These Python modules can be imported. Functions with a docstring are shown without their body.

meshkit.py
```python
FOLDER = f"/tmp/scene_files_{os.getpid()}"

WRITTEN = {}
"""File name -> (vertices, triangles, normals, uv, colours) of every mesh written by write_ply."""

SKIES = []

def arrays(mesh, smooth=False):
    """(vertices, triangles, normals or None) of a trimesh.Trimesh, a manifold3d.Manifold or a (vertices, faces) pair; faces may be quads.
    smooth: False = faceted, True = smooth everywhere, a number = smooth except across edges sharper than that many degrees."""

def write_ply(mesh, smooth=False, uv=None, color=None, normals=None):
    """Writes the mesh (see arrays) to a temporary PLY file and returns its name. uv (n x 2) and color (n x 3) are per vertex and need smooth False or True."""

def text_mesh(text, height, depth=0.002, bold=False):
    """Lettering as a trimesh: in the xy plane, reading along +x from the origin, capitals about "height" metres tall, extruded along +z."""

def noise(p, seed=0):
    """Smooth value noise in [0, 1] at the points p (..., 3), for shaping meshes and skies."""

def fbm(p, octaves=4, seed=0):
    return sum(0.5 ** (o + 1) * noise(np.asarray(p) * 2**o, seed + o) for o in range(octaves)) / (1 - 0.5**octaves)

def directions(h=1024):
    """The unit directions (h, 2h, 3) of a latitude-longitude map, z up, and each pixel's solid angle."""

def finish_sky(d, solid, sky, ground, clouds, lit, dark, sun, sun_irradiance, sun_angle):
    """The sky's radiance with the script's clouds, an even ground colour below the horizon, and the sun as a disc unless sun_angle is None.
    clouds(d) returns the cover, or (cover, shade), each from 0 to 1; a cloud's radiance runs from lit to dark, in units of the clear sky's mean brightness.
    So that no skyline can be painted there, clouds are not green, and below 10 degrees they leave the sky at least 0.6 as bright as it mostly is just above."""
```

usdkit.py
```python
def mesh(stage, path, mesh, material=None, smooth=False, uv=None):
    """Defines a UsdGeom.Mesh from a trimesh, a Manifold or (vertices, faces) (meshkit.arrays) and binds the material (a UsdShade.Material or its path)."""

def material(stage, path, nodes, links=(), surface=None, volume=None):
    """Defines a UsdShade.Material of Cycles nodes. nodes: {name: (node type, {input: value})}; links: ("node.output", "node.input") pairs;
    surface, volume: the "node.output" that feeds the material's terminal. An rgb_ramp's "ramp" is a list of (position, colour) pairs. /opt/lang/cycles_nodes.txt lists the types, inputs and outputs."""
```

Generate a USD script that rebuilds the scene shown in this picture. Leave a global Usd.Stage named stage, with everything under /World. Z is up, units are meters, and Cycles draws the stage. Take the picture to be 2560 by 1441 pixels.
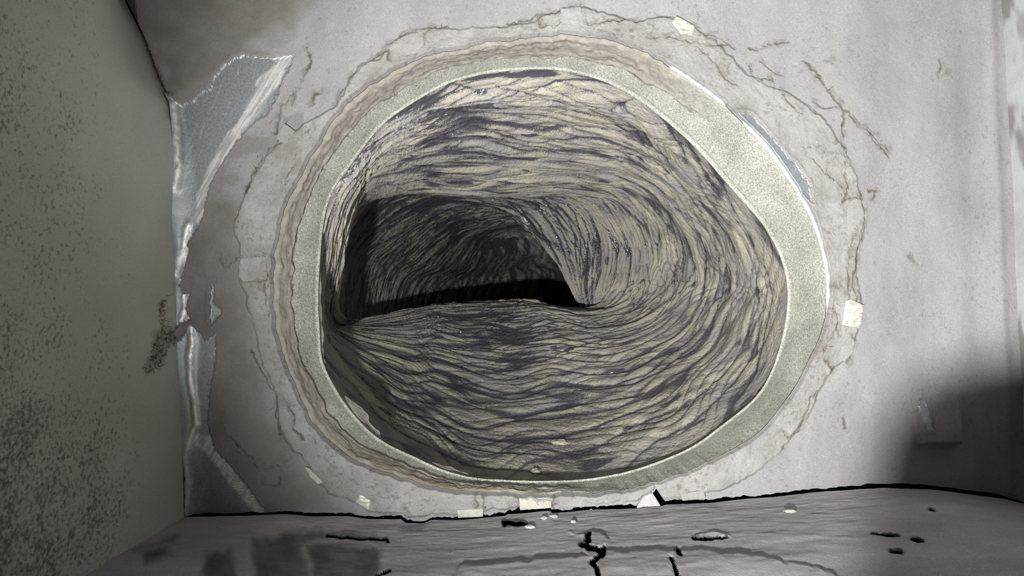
import math, random
import numpy as np
import trimesh
import shapely
from shapely.geometry import Polygon, LineString
from scipy.interpolate import CubicSpline, PchipInterpolator
from scipy.spatial import cKDTree
import usdkit
from meshkit import noise, fbm
from pxr import Usd, UsdGeom, UsdLux, UsdShade, Sdf, Gf, Vt

random.seed(7)
rng = np.random.default_rng(7)
stage = Usd.Stage.CreateInMemory()
UsdGeom.SetStageUpAxis(stage, 'Z'); UsdGeom.SetStageMetersPerUnit(stage, 1.0)
UsdGeom.Xform.Define(stage, '/World'); UsdGeom.Scope.Define(stage, '/World/Looks')

# ------------------------------------------------------------------ camera
F, D, ZC = 1707.0, 0.45, 0.16           # focal length in pixels of a 2560 px frame; distance of the far wall; camera height
cam = UsdGeom.Camera.Define(stage, '/World/camera')
cam.AddTranslateOp().Set(Gf.Vec3d(0, -D, ZC)); cam.AddRotateXYZOp().Set(Gf.Vec3f(90, 0, 0))
cam.CreateHorizontalApertureAttr(36.0); cam.CreateVerticalApertureAttr(36.0 * 1441 / 2560)
cam.CreateFocalLengthAttr(36.0 * F / 2560); cam.CreateClippingRangeAttr(Gf.Vec2f(0.01, 100))
cam.CreateExposureAttr(-0.1)
# ------------------------------------------------------------------ light: dim daylight behind, a hand torch aimed up and to the right
dome = UsdLux.DomeLight.Define(stage, '/World/sky_light')
dome.CreateColorAttr(Gf.Vec3f(0.90, 0.97, 0.78)); dome.CreateIntensityAttr(0.052)
LP = np.array([-0.064, -D - 0.10, ZC - 0.087])
torch = UsdLux.SphereLight.Define(stage, '/World/torch_light')
torch.CreateRadiusAttr(0.008); torch.CreateColorAttr(Gf.Vec3f(0.99, 0.98, 0.935)); torch.CreateIntensityAttr(18800.0)
sh = UsdLux.ShapingAPI.Apply(torch.GetPrim()); sh.CreateShapingConeAngleAttr(41.5); sh.CreateShapingConeSoftnessAttr(1.0)
AIM = np.array([(1850 - 1280) / F * D, 0.0, ZC - (340 - 720.5) / F * D])
dv = AIM - LP
m = Gf.Matrix4d().SetLookAt(Gf.Vec3d(*LP), Gf.Vec3d(*AIM), Gf.Vec3d(0, 0, 1)).GetInverse()
torch.AddTransformOp().Set(m)

# ------------------------------------------------------------------ helpers
def up(px, py, dep):
    "a picture position seen at a given depth, as a point of the place"
    px, py, dep = np.broadcast_arrays(np.asarray(px, float), np.asarray(py, float), np.asarray(dep, float))
    return np.stack([(px - 1280) / F * dep, dep - D, ZC - (py - 720.5) / F * dep], -1)
def proj(p):
    d = p[..., 1] + D
    return np.stack([1280 + p[..., 0] / d * F, 720.5 - (p[..., 2] - ZC) / d * F], -1)
def sstep(a, b, x):
    t = np.clip((x - a) / (b - a), 0, 1); return t * t * (3 - 2 * t)
def zc(pts, ox, oy, s):
    return [(ox + x / s, oy + y / s) for x, y in pts]
names = {}
def unique(parent, name):
    k = f'{parent}/{name}'; n = names.get(k, 0); names[k] = n + 1
    return k if n == 0 else f'{k}_{n:03d}'
def tag(prim, label=None, category=None, group=None, kind=None):
    for k, v in (('label', label), ('category', category), ('group', group), ('kind', kind)):
        if v: prim.SetCustomDataByKey(k, v)
    return prim
def obj(name, mesh, mat, parent='/World', smooth=True, attrs=None, **t):
    path = unique(str(parent), name)
    g = usdkit.mesh(stage, path, mesh, mat, smooth=smooth)
    for k, v in (attrs or {}).items():
        UsdGeom.PrimvarsAPI(g).CreatePrimvar(k, Sdf.ValueTypeNames.FloatArray, 'vertex').Set(Vt.FloatArray.FromNumpy(np.asarray(v, np.float32)))
    tag(g.GetPrim(), **t)
    return path
def thing(name, **t):
    path = unique('/World', name)
    tag(UsdGeom.Xform.Define(stage, path).GetPrim(), **t)
    return path
def grid_faces(nr, nc, wrap=False):
    r, c = np.meshgrid(np.arange(nr - 1), np.arange(nc if wrap else nc - 1), indexing='ij')
    c2 = (c + 1) % nc
    a, b, cc, d = r * nc + c, r * nc + c2, (r + 1) * nc + c2, (r + 1) * nc + c
    return np.concatenate([np.stack([a, b, cc], -1).reshape(-1, 3), np.stack([a, cc, d], -1).reshape(-1, 3)])
def sub(v, f, attrs):
    "keeps only the used vertices"
    used, inv = np.unique(f, return_inverse=True)
    return (v[used], inv.reshape(-1, 3)), {k: a[used] for k, a in attrs.items()}
def closed_curve(pts, n=4000):
    p = np.array(pts + [pts[0]], float)
    t = np.r_[0, np.cumsum(np.linalg.norm(np.diff(p, axis=0), axis=1))]
    return CubicSpline(t / t[-1], p, bc_type='periodic')(np.linspace(0, 1, n, endpoint=False))
def polar(curve, c, th):
    d = curve - c; a = np.arctan2(d[:, 1], d[:, 0]); r = np.hypot(d[:, 0], d[:, 1]); o = np.argsort(a)
    return np.interp(th, a[o], r[o], period=2 * np.pi)
def dist_lines(q, lines, reach):
    "distance in pixels of the points q to the nearest of the polylines"
    out = np.full(len(q), 1e3)
    for ln in lines:
        a = np.array(ln); lo, hi = a.min(0) - reach, a.max(0) + reach
        k = np.nonzero(((q > lo) & (q < hi)).all(1))[0]
        if len(k):
            out[k] = np.minimum(out[k], shapely.distance(shapely.points(q[k]), LineString(ln)))
    return out
def sdist(q, poly, reach=60):
    "signed distance, positive inside the polygon"
    P = Polygon(poly).buffer(0); out = np.full(len(q), -1e3)
    a = np.array(poly); k = np.nonzero(((q > a.min(0) - reach) & (q < a.max(0) + reach)).all(1))[0]
    if len(k):
        pts = shapely.points(q[k]); d = shapely.distance(pts, P.boundary)
        out[k] = np.where(shapely.contains_xy(P, q[k, 0], q[k, 1]), d, -d)
    return out
def P3(q, s):
    return np.concatenate([q / s, np.zeros((len(q), 1))], 1)
def warp(q, amp, s, seed):
    return q + amp * 2 * np.stack([fbm(P3(q, s), 3, seed) - .5, fbm(P3(q, s), 3, seed + 50) - .5], 1)

# ------------------------------------------------------------------ materials
def mat(name, nodes, links, surface='p.BSDF'):
    return usdkit.material(stage, f'/World/Looks/{name}', nodes, links, surface=surface)
def dusty(name, cols, scale=60, fine=1400, dirt=(0.075, 0.058, 0.036), rough=0.92, stretch=(1, 1, 1), grain=0.10, bump=0.35, spangle=None, attr='dirt', spec=0.25, sheen=0.0):
    """matte dust: broad tone from cols (low, high), fine grain, brown dirt where the attribute says, soft grain relief"""
    n = {'g': ('geometry', {}), 'mp': ('mapping', {'scale': stretch}),
         'a': ('noise_texture', {'scale': scale, 'detail': 6.0, 'roughness': 0.62}),
         'ar': ('rgb_ramp', {'ramp': [(0.25, cols[0]), (0.5, cols[1]), (0.75, cols[2])]}),
         'f': ('noise_texture', {'scale': fine, 'detail': 2.0, 'roughness': 0.6}),
         'fm': ('map_range', {'from_min': 0.25, 'from_max': 0.75, 'to_min': 1 - grain * 2, 'to_max': 1 + grain * 2, 'clamp': True}),
         'mul': ('mix_color', {'blend_type': 'multiply', 'fac': 1.0, 'use_clamp': False}),
         'd': ('attribute', {'attribute': attr}), 'mixd': ('mix_color', {'b': dirt}),
         'fb': ('noise_texture', {'scale': fine * 0.6, 'detail': 4.0, 'roughness': 0.7}),
         'b': ('bump', {'strength': bump, 'distance': 0.0006}),
         'p': ('principled_bsdf', {'roughness': rough, 'specular_ior_level': spec, 'sheen_weight': sheen})}
    l = [('g.position', 'mp.vector'), ('mp.vector', 'a.vector'), ('g.position', 'f.vector'), ('g.position', 'fb.vector'), ('a.fac', 'ar.fac'), ('f.fac', 'fm.value'),
         ('ar.color', 'mul.a'), ('fm.result', 'mul.b'), ('mul.result', 'mixd.a'), ('d.fac', 'mixd.fac'), ('mixd.result', 'p.base_color'),
         ('fb.fac', 'b.height'), ('b.normal', 'p.normal')]
    return mat(name, n, l)
M_dust = dusty('wall_dust', [(0.170, 0.164, 0.168), (0.232, 0.226, 0.235), (0.285, 0.276, 0.280)], scale=22, stretch=(1, 1, 0.35))
M_seal = dusty("sealant_dust", [(0.178, 0.168, 0.158), (0.242, 0.236, 0.236), (0.296, 0.287, 0.288)], scale=38, grain=0.10)
M_floor = dusty('lining_dust', [(0.281, 0.261, 0.273), (0.359, 0.339, 0.355), (0.437, 0.413, 0.437)], scale=30, stretch=(0.5, 1, 1), fine=1600, grain=0.14, dirt=(0.035, 0.035, 0.044), bump=0.6)
M_pale = dusty('pale_lining', [(0.336, 0.321, 0.339), (0.384, 0.366, 0.387), (0.432, 0.414, 0.438)], scale=40, grain=0.08)
M_torn = dusty('torn_sealant', [(0.285, 0.279, 0.248), (0.372, 0.366, 0.335), (0.446, 0.440, 0.409)], scale=120, stretch=(1, 1, 1), grain=0.06)
M_lint = dusty('brown_lint', [(0.055, 0.046, 0.03), (0.10, 0.085, 0.055), (0.16, 0.14, 0.10)], scale=300, grain=0.2, bump=0.8)
M_clump = dusty('tan_dust', [(0.28, 0.26, 0.22), (0.36, 0.335, 0.29), (0.45, 0.42, 0.37)], scale=200, grain=0.12)
M_edge = dusty('dusty_edge', [(0.192, 0.180, 0.168), (0.280, 0.264, 0.248), (0.368, 0.352, 0.336)], scale=260, grain=0.12)

# collar: greenish galvanised sleeve under dust; 'dirt' = thick grey brown smear
M_collar = mat('collar_dust', {
    'g': ('geometry', {}), 's': ('noise_texture', {'scale': 900, 'detail': 3.0, 'roughness': 0.75}),
    'sr': ('rgb_ramp', {'ramp': [(0.36, (0.186, 0.192, 0.174)), (0.5, (0.322, 0.326, 0.291)), (0.64, (0.496, 0.496, 0.453))]}),
    'lo': ('noise_texture', {'scale': 35, 'detail': 3.0}), 'lm': ('map_range', {'from_min': 0.3, 'from_max': 0.7, 'to_min': 0.8, 'to_max': 1.15, 'clamp': True}),
    'mul': ('mix_color', {'blend_type': 'multiply', 'fac': 1.0, 'use_clamp': False}),
    'd': ('attribute', {'attribute': 'dirt'}), 'mn': ('noise_texture', {'scale': 160, 'detail': 5.0, 'roughness': 0.65}),
    'mr': ('rgb_ramp', {'ramp': [(0.3, (0.165, 0.151, 0.135)), (0.7, (0.275, 0.256, 0.231))]}),
    'mx': ('mix_color', {}), 'br': ('attribute', {'attribute': 'crack'}), 'mx2': ('mix_color', {'b': (0.085, 0.068, 0.035)}),
    'b': ('bump', {'strength': 0.5, 'distance': 0.0006}),
    'p': ('principled_bsdf', {'roughness': 0.72, 'specular_ior_level': 0.35})},
    [('g.position', 's.vector'), ('g.position', 'lo.vector'), ('g.position', 'mn.vector'), ('s.fac', 'sr.fac'), ('lo.fac', 'lm.value'), ('sr.color', 'mul.a'), ('lm.result', 'mul.b'),
     ('mn.fac', 'mr.fac'), ('mul.result', 'mx.a'), ('mr.color', 'mx.b'), ('d.fac', 'mx.fac'), ('mx.result', 'mx2.a'), ('br.fac', 'mx2.fac'), ('mx2.result', 'p.base_color'), ('s.fac', 'b.height'), ('b.normal', 'p.normal')])
# bare galvanised sheet, 'scratch' = scored pale streaks and the painted seam highlight
M_bare = mat('bare_metal', {
    'g': ('geometry', {}), 'n': ('noise_texture', {'scale': 700, 'detail': 5.0, 'roughness': 0.7}),
    'r': ('rgb_ramp', {'ramp': [(0.3, (0.20, 0.215, 0.235)), (0.7, (0.33, 0.345, 0.365))]}),
    'd': ('attribute', {'attribute': 'scratch_glint'}), 'mx': ('mix_color', {'b': (0.66, 0.65, 0.65)}),
    'rr': ('map_range', {'from_min': 0.3, 'from_max': 0.7, 'to_min': 0.38, 'to_max': 0.58}),
    'b': ('bump', {'strength': 0.25, 'distance': 0.0004}),
    'p': ('principled_bsdf', {'metallic': 0.55, 'roughness': 0.45})},
    [('g.position', 'n.vector'), ('n.fac', 'r.fac'), ('r.color', 'mx.a'), ('d.fac', 'mx.fac'), ('mx.result', 'p.base_color'), ('n.fac', 'rr.value'), ('rr.result', 'p.roughness'), ('n.fac', 'b.height'), ('b.normal', 'p.normal')])
M_bright = mat('bright_metal_edge', {
    'g': ('geometry', {}), 'n': ('noise_texture', {'scale': 900, 'detail': 3.0}), 'r': ('rgb_ramp', {'ramp': [(0.35, (0.62, 0.64, 0.66)), (0.65, (0.93, 0.93, 0.95))]}),
    'p': ('principled_bsdf', {'metallic': 0.35, 'roughness': 0.3})}, [('g.position', 'n.vector'), ('n.fac', 'r.fac'), ('r.color', 'p.base_color')])
# left wall: galvanised sheet with a dull film and dark mould specks that crowd towards the front and below
M_left = mat('speckled_sheet', {
    'g': ('geometry', {}), 'n': ('noise_texture', {'scale': 9, 'detail': 4.0, 'roughness': 0.55}),
    'r': ('rgb_ramp', {'ramp': [(0.3, (0.40, 0.412, 0.362)), (0.7, (0.50, 0.508, 0.465))]}),
    'gr': ('noise_texture', {'scale': 1500, 'detail': 2.0}), 'gm': ('map_range', {'from_min': 0.25, 'from_max': 0.75, 'to_min': 0.84, 'to_max': 1.16}),
    'mul': ('mix_color', {'blend_type': 'multiply', 'fac': 1.0, 'use_clamp': False}),
    's1': ('noise_texture', {'scale': 430, 'detail': 3.0, 'roughness': 0.6}), 's2': ('noise_texture', {'scale': 42, 'detail': 3.0, 'roughness': 0.6}),
    'd': ('attribute', {'attribute': 'speck'}),
    'a1': ('math', {'math_type': 'multiply_add', 'value2': 0.75}), 'a2': ('math', {'math_type': 'multiply_add', 'value2': 0.35}),
    'sm': ('map_range', {'from_min': 0.79, 'from_max': 0.97, 'to_min': 0.0, 'to_max': 0.8, 'clamp': True}),
    'mx': ('mix_color', {'b': (0.06, 0.06, 0.05)}), 'b': ('bump', {'strength': 0.2, 'distance': 0.0005}),
    'di': ('attribute', {'attribute': 'dirt'}), 'mx2': ('mix_color', {'b': (0.10, 0.09, 0.065)}),
    'p': ('principled_bsdf', {'roughness': 0.5, 'metallic': 0.15})},
    [('g.position', f'{k}.vector') for k in ('n', 'gr', 's1', 's2')] +
    [('n.fac', 'r.fac'), ('r.color', 'mul.a'), ('gr.fac', 'gm.value'), ('gm.result', 'mul.b'), ('s2.fac', 'a2.value1'), ('d.fac', 'a2.value3'), ('s1.fac', 'a1.value1'), ('a2.value', 'a1.value3'),
     ('a1.value', 'sm.value'), ('sm.result', 'mx.fac'), ('mul.result', 'mx.a'), ('mx.result', 'mx2.a'), ('di.fac', 'mx2.fac'), ('mx2.result', 'p.base_color'), ('gr.fac', 'b.height'), ('b.normal', 'p.normal')])
# flexible duct liner: dark glossy film, matte tan dust lying on the folds ('dust')
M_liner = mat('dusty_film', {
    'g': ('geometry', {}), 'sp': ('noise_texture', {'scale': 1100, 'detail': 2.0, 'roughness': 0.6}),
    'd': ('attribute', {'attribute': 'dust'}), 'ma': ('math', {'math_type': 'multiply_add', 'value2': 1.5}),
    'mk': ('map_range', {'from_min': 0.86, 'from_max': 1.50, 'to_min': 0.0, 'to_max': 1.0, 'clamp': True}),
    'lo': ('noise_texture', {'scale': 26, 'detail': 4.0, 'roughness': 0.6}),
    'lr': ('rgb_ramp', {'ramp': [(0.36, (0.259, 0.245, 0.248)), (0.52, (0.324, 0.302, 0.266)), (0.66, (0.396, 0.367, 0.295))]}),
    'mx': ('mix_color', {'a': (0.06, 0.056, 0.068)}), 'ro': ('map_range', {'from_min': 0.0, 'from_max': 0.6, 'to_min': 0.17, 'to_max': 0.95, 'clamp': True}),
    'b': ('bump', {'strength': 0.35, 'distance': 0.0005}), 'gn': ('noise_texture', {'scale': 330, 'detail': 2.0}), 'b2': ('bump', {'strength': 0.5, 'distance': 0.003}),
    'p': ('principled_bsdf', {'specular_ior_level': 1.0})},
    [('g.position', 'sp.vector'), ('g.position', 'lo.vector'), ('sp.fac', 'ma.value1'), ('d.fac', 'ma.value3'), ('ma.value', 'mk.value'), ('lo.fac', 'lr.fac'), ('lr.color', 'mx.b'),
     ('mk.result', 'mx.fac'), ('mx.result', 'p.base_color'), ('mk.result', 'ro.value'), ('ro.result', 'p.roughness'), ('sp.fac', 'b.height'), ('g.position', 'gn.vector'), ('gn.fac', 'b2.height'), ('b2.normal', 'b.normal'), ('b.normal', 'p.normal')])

# ------------------------------------------------------------------ traced outlines (picture positions on the far wall, 0.45 m away)
E1 = closed_curve([(683, 720), (688, 793), (706, 880), (741, 973), (776, 1043), (817, 1096), (875, 1143), (940, 1172), (1006, 1194), (1063, 1212), (1138, 1226), (1250, 1232), (1363, 1235), (1476, 1231), (1588, 1219), (1663, 1198), (1739, 1170), (1814, 1133), (1900, 1078), (1951, 1019), (1998, 947), (2030, 880), (2052, 830), (2066, 760), (2067, 700), (2053, 622), (2032, 555), (1999, 490), (1960, 431), (1922, 377), (1883, 334), (1836, 287), (1766, 229), (1669, 165), (1572, 118), (1480, 94), (1400, 88), (1311, 97), (1194, 113), (1124, 128), (1039, 152), (970, 187), (891, 240), (830, 310), (775, 400), (730, 480), (703, 550), (688, 630)])
E2 = closed_curve([(797, 850), (800, 890), (815, 935), (838, 978), (880, 1037), (957, 1108), (1025, 1142), (1100, 1176), (1175, 1197), (1250, 1204), (1363, 1207), (1476, 1201), (1588, 1178), (1663, 1152), (1739, 1116), (1814, 1061), (1900, 985), (1945, 895), (1967, 805), (1972, 720), (1955, 645), (1906, 555), (1863, 505), (1805, 439), (1747, 373), (1688, 318), (1611, 256), (1533, 210), (1467, 186), (1400, 172), (1311, 171), (1213, 181), (1120, 206), (1039, 249), (953, 311), (879, 404), (829, 478), (805, 560), (797, 640), (793, 720), (793, 790)])
LEFT = [(300, -80), (318, 0), (365, 95), (400, 190), (432, 262), (438, 330), (443, 400), (440, 450), (436, 540), (440, 600), (441, 690), (443, 760), (446, 860), (452, 960), (460, 1060), (468, 1180), (472, 1290)]
BOTTOM = [(472, 1290), (480, 1285), (605, 1283), (664, 1280), (723, 1278), (781, 1283), (879, 1283), (918, 1289), (992, 1291), (1006, 1289), (1018, 1302), (1063, 1304), (1081, 1294), (1175, 1292), (1262, 1281), (1269, 1275), (1374, 1268), (1380, 1275), (1476, 1266), (1588, 1262), (1600, 1250), (1640, 1222), (1660, 1251), (1776, 1249), (1844, 1240), (1900, 1238), (2014, 1224), (2196, 1209), (2314, 1212), (2432, 1227), (2491, 1234), (2575, 1260)]
EDGE = [(p if not 1590 < p[0] < 1655 else (p[0], 1258)) for p in BOTTOM]      # the floor's back edge runs straight past the notch
RIGHT = [(2575, 1260), (2560, 1050), (2545, 760), (2530, 400), (2515, 150), (2505, 0), (2500, -80)]
MAST = closed_curve([(590, 600), (600, 655), (602, 705), (618, 760), (640, 860), (660, 920), (688, 990), (696, 1050), (711, 1096), (735, 1130), (768, 1165), (800, 1210), (850, 1245), (890, 1262), (930, 1278), (1100, 1290), (1300, 1270), (1500, 1262), (1650, 1250), (1750, 1240), (1880, 1190), (1970, 1110), (2005, 1060), (2040, 1000), (2075, 930), (2125, 890), (2145, 830), (2152, 765), (2145, 690), (2150, 620), (2160, 560), (2155, 500), (2130, 420), (2105, 370), (2070, 310), (2000, 250), (1930, 215), (1860, 175), (1800, 110), (1735, 68), (1690, 46), (1590, 50), (1460, 18), (1405, 24), (1350, 45), (1272, 62), (1190, 68), (1112, 70), (1000, 97), (968, 130), (890, 175), (842, 260), (780, 300), (735, 330), (700, 360), (660, 396), (625, 464), (597, 517)])
Z3, Z4, Z5, Z6, Z7, Z2 = (650, 0, 2.573), (1300, 0, 2.574), (2000, 0, 1.896), (1900, 700, 1.944), (950, 900, 2.663), (350, 600, 1.714)
CR = [zc([(495, 690), (520, 610), (600, 480), (640, 440), (720, 390), (800, 330), (825, 290), (900, 240), (960, 225), (1060, 205), (1130, 180), (1190, 175)], *Z3),
      zc([(825, 290), (840, 380), (860, 400)], *Z3), zc([(1060, 205), (1062, 310)], *Z3), zc([(920, 240), (930, 300), (980, 315)], *Z3),
      zc([(1600, 160), (1720, 145), (1780, 110), (1870, 85), (1930, 60)], *Z3), zc([(0, 155), (60, 150), (110, 100), (250, 85), (270, 45), (410, 40), (412, 80)], *Z4),
      zc([(110, 100), (130, 180), (240, 185), (245, 100)], *Z4), zc([(310, 310), (320, 400), (290, 480), (240, 600), (215, 680)], *Z3),
      zc([(330, 680), (340, 620), (400, 590)], *Z3), zc([(180, 780), (130, 890), (60, 960), (30, 1020)], *Z3), zc([(250, 1000), (190, 1150), (170, 1200)], *Z3),
      zc([(410, 130), (430, 170), (560, 140), (700, 130), (740, 140)], *Z4), zc([(800, 240), (880, 250), (960, 250), (1060, 275), (1180, 290), (1340, 290)], *Z4),
      zc([(1115, 180), (1150, 205), (1230, 220), (1290, 260), (1380, 310)], *Z4), zc([(1150, 310), (1210, 370), (1270, 420), (1290, 490), (1330, 530), (1390, 550)], *Z4),
      zc([(1550, 400), (1610, 460), (1670, 490)], *Z4), zc([(1475, 430), (1490, 480), (1540, 520), (1610, 520), (1660, 590), (1690, 630)], *Z4), zc([(1690, 640), (1800, 740)], *Z4),
      zc([(1480, 320), (1600, 300), (1730, 280)], *Z4), zc([(1900, 500), (2000, 600), (2059, 670)], *Z4),
      zc([(0, 290), (70, 350), (140, 430), (200, 520), (290, 610), (430, 750)], *Z5), zc([(120, 300), (140, 295), (145, 315)], *Z5), zc([(60, 490), (120, 520), (180, 515)], *Z5),
      zc([(205, 540), (200, 620), (190, 700), (205, 780), (210, 900), (190, 970)], *Z5), zc([(190, 970), (220, 935), (270, 930), (300, 1000), (300, 1040), (275, 1090), (265, 1200), (250, 1330), (260, 1430)], *Z5),
      zc([(320, 900), (350, 900), (345, 940), (325, 950)], *Z5), zc([(40, 760), (120, 830), (190, 900)], *Z5), zc([(230, 1150), (215, 1290), (225, 1400)], *Z5),
      zc([(420, 0), (425, 90), (490, 125), (480, 180)], *Z6), zc([(440, 270), (455, 320), (420, 400)], *Z6),
      zc([(350, 100), (340, 140), (360, 170), (350, 300), (300, 330), (295, 370), (345, 435), (310, 470), (290, 520), (240, 580), (230, 620), (200, 690), (150, 770), (120, 810)], *Z6),
      zc([(90, 740), (140, 765)], *Z6), zc([(400, 670), (410, 720)], *Z6),
      [(654, 396), (622, 464), (596, 517), (590, 575)],
      zc([(430, 150), (430, 90), (450, 70), (545, 70), (550, 170), (450, 180), (432, 150)], *Z2), zc([(540, 190), (550, 280), (560, 330)], *Z2),
      zc([(480, 480), (520, 560), (560, 620), (590, 680), (585, 760), (620, 850), (660, 910), (700, 930)], *Z2), zc([(600, 650), (650, 720), (670, 760), (660, 800), (710, 850)], *Z2),
      zc([(430, 900), (470, 930), (520, 1000), (560, 970), (620, 960), (640, 930)], *Z2), zc([(360, 790), (400, 860), (430, 900)], *Z2), zc([(520, 1000), (530, 1050), (590, 1050), (605, 990)], *Z2),
      zc([(690, 900), (690, 1030)], *Z7), zc([(650, 880), (640, 990), (620, 1000)], *Z7), zc([(920, 900), (920, 990)], *Z7), zc([(1145, 900), (1150, 980)], *Z7), zc([(1980, 830), (1985, 930)], *Z7),
      [(548, 628), (560, 668), (575, 665), (600, 648)], [(690, 330), (700, 270), (735, 240)], [(1010, 1262), (1030, 1290)],
      [(2218, 380), (2190, 350), (2130, 290)], [(2270, 640), (2290, 660)], [(2350, 150), (2340, 190), (2365, 180)]]
PEEL = [  # where the dust coat has come away from the sheet
    [(433, 248), (454, 261), (488, 250), (496, 232), (527, 221), (538, 185), (559, 163), (585, 145), (605, 138), (628, 140), (700, 144), (733, 140), (728, 165), (712, 190), (700, 225), (668, 290), (640, 300), (600, 345), (570, 385), (540, 435), (520, 480), (508, 540), (495, 575), (475, 600), (470, 640), (458, 690), (450, 740), (425, 740), (425, 248)],
    [(425, 850), (452, 850), (462, 835), (480, 808), (500, 830), (515, 850), (528, 842), (540, 830), (543, 870), (538, 920), (525, 985), (522, 1060), (535, 1120), (580, 1170), (620, 1220), (662, 1276), (662, 1330), (440, 1330)],
    [(430, 700), (452, 715), (462, 735), (478, 735), (470, 770), (480, 800), (455, 812), (430, 850)],
    [(530, 702), (538, 720), (536, 760), (548, 768), (556, 785), (540, 800), (528, 815), (524, 780)],
    [(1836, 284), (1875, 285), (1906, 322), (1941, 365), (1984, 412), (2019, 462), (2027, 512), (2005, 495), (1960, 425), (1900, 350), (1850, 300)],
    [(2290, 1000), (2312, 1000), (2316, 1068), (2296, 1072)]]
SCORE = [zc([(655, 95), (745, 100), (560, 260)], 420, 100, 2.402), [(700, 180), (668, 215), (640, 255), (600, 320), (575, 355), (556, 385), (530, 440), (510, 490), (498, 545)], [(690, 195), (655, 240), (625, 290), (590, 345), (565, 380)],
         [(498, 1100), (535, 1130), (565, 1170), (600, 1215), (640, 1262), (655, 1280)], [(515, 1105), (570, 1180), (615, 1235), (650, 1278)]]

SEAM = [[(478, 812), (483, 860), (477, 900), (480, 960), (487, 1020), (490, 1060), (478, 1110), (473, 1160), (478, 1230), (472, 1290)], [(441, 262), (448, 330), (455, 410), (446, 470)], [(472, 560), (463, 600), (456, 650), (450, 690)], [(462, 735), (468, 770), (460, 800)]]
# ------------------------------------------------------------------ far wall and sealant ring, on one polar grid around the hole
C0 = np.array([1378., 665.])
NT = 1700
th = np.linspace(-np.pi, np.pi, NT, endpoint=False)
OUT = Polygon(LEFT[:-1] + BOTTOM + RIGHT[1:])
dirs = np.stack([np.cos(th), np.sin(th)], 1)
r_in = polar(E1, C0, th)
def jag(seed, amp, s): return amp * 2 * (fbm(np.stack([np.cos(th) * s, np.sin(th) * s, 0 * th], 1), 4, seed) - .5)
r_in = r_in + jag(2, 7, 22) * (.35 + .65 * (np.abs(th) > .9))
r_out = np.array([shapely.intersection(LineString([C0, C0 + 2600 * d]), OUT.boundary).distance(shapely.Point(C0)) for d in dirs])
on_bottom = (C0 + r_out[:, None] * dirs)[:, 1] > 1190
r_out = r_out + np.where(on_bottom, jag(3, 7, 60), 0)
r_mast = np.minimum(polar(MAST, C0, th) + jag(5, 9, 30), r_out - 3)
r_mast = np.maximum(r_mast, r_in + 12)
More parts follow.
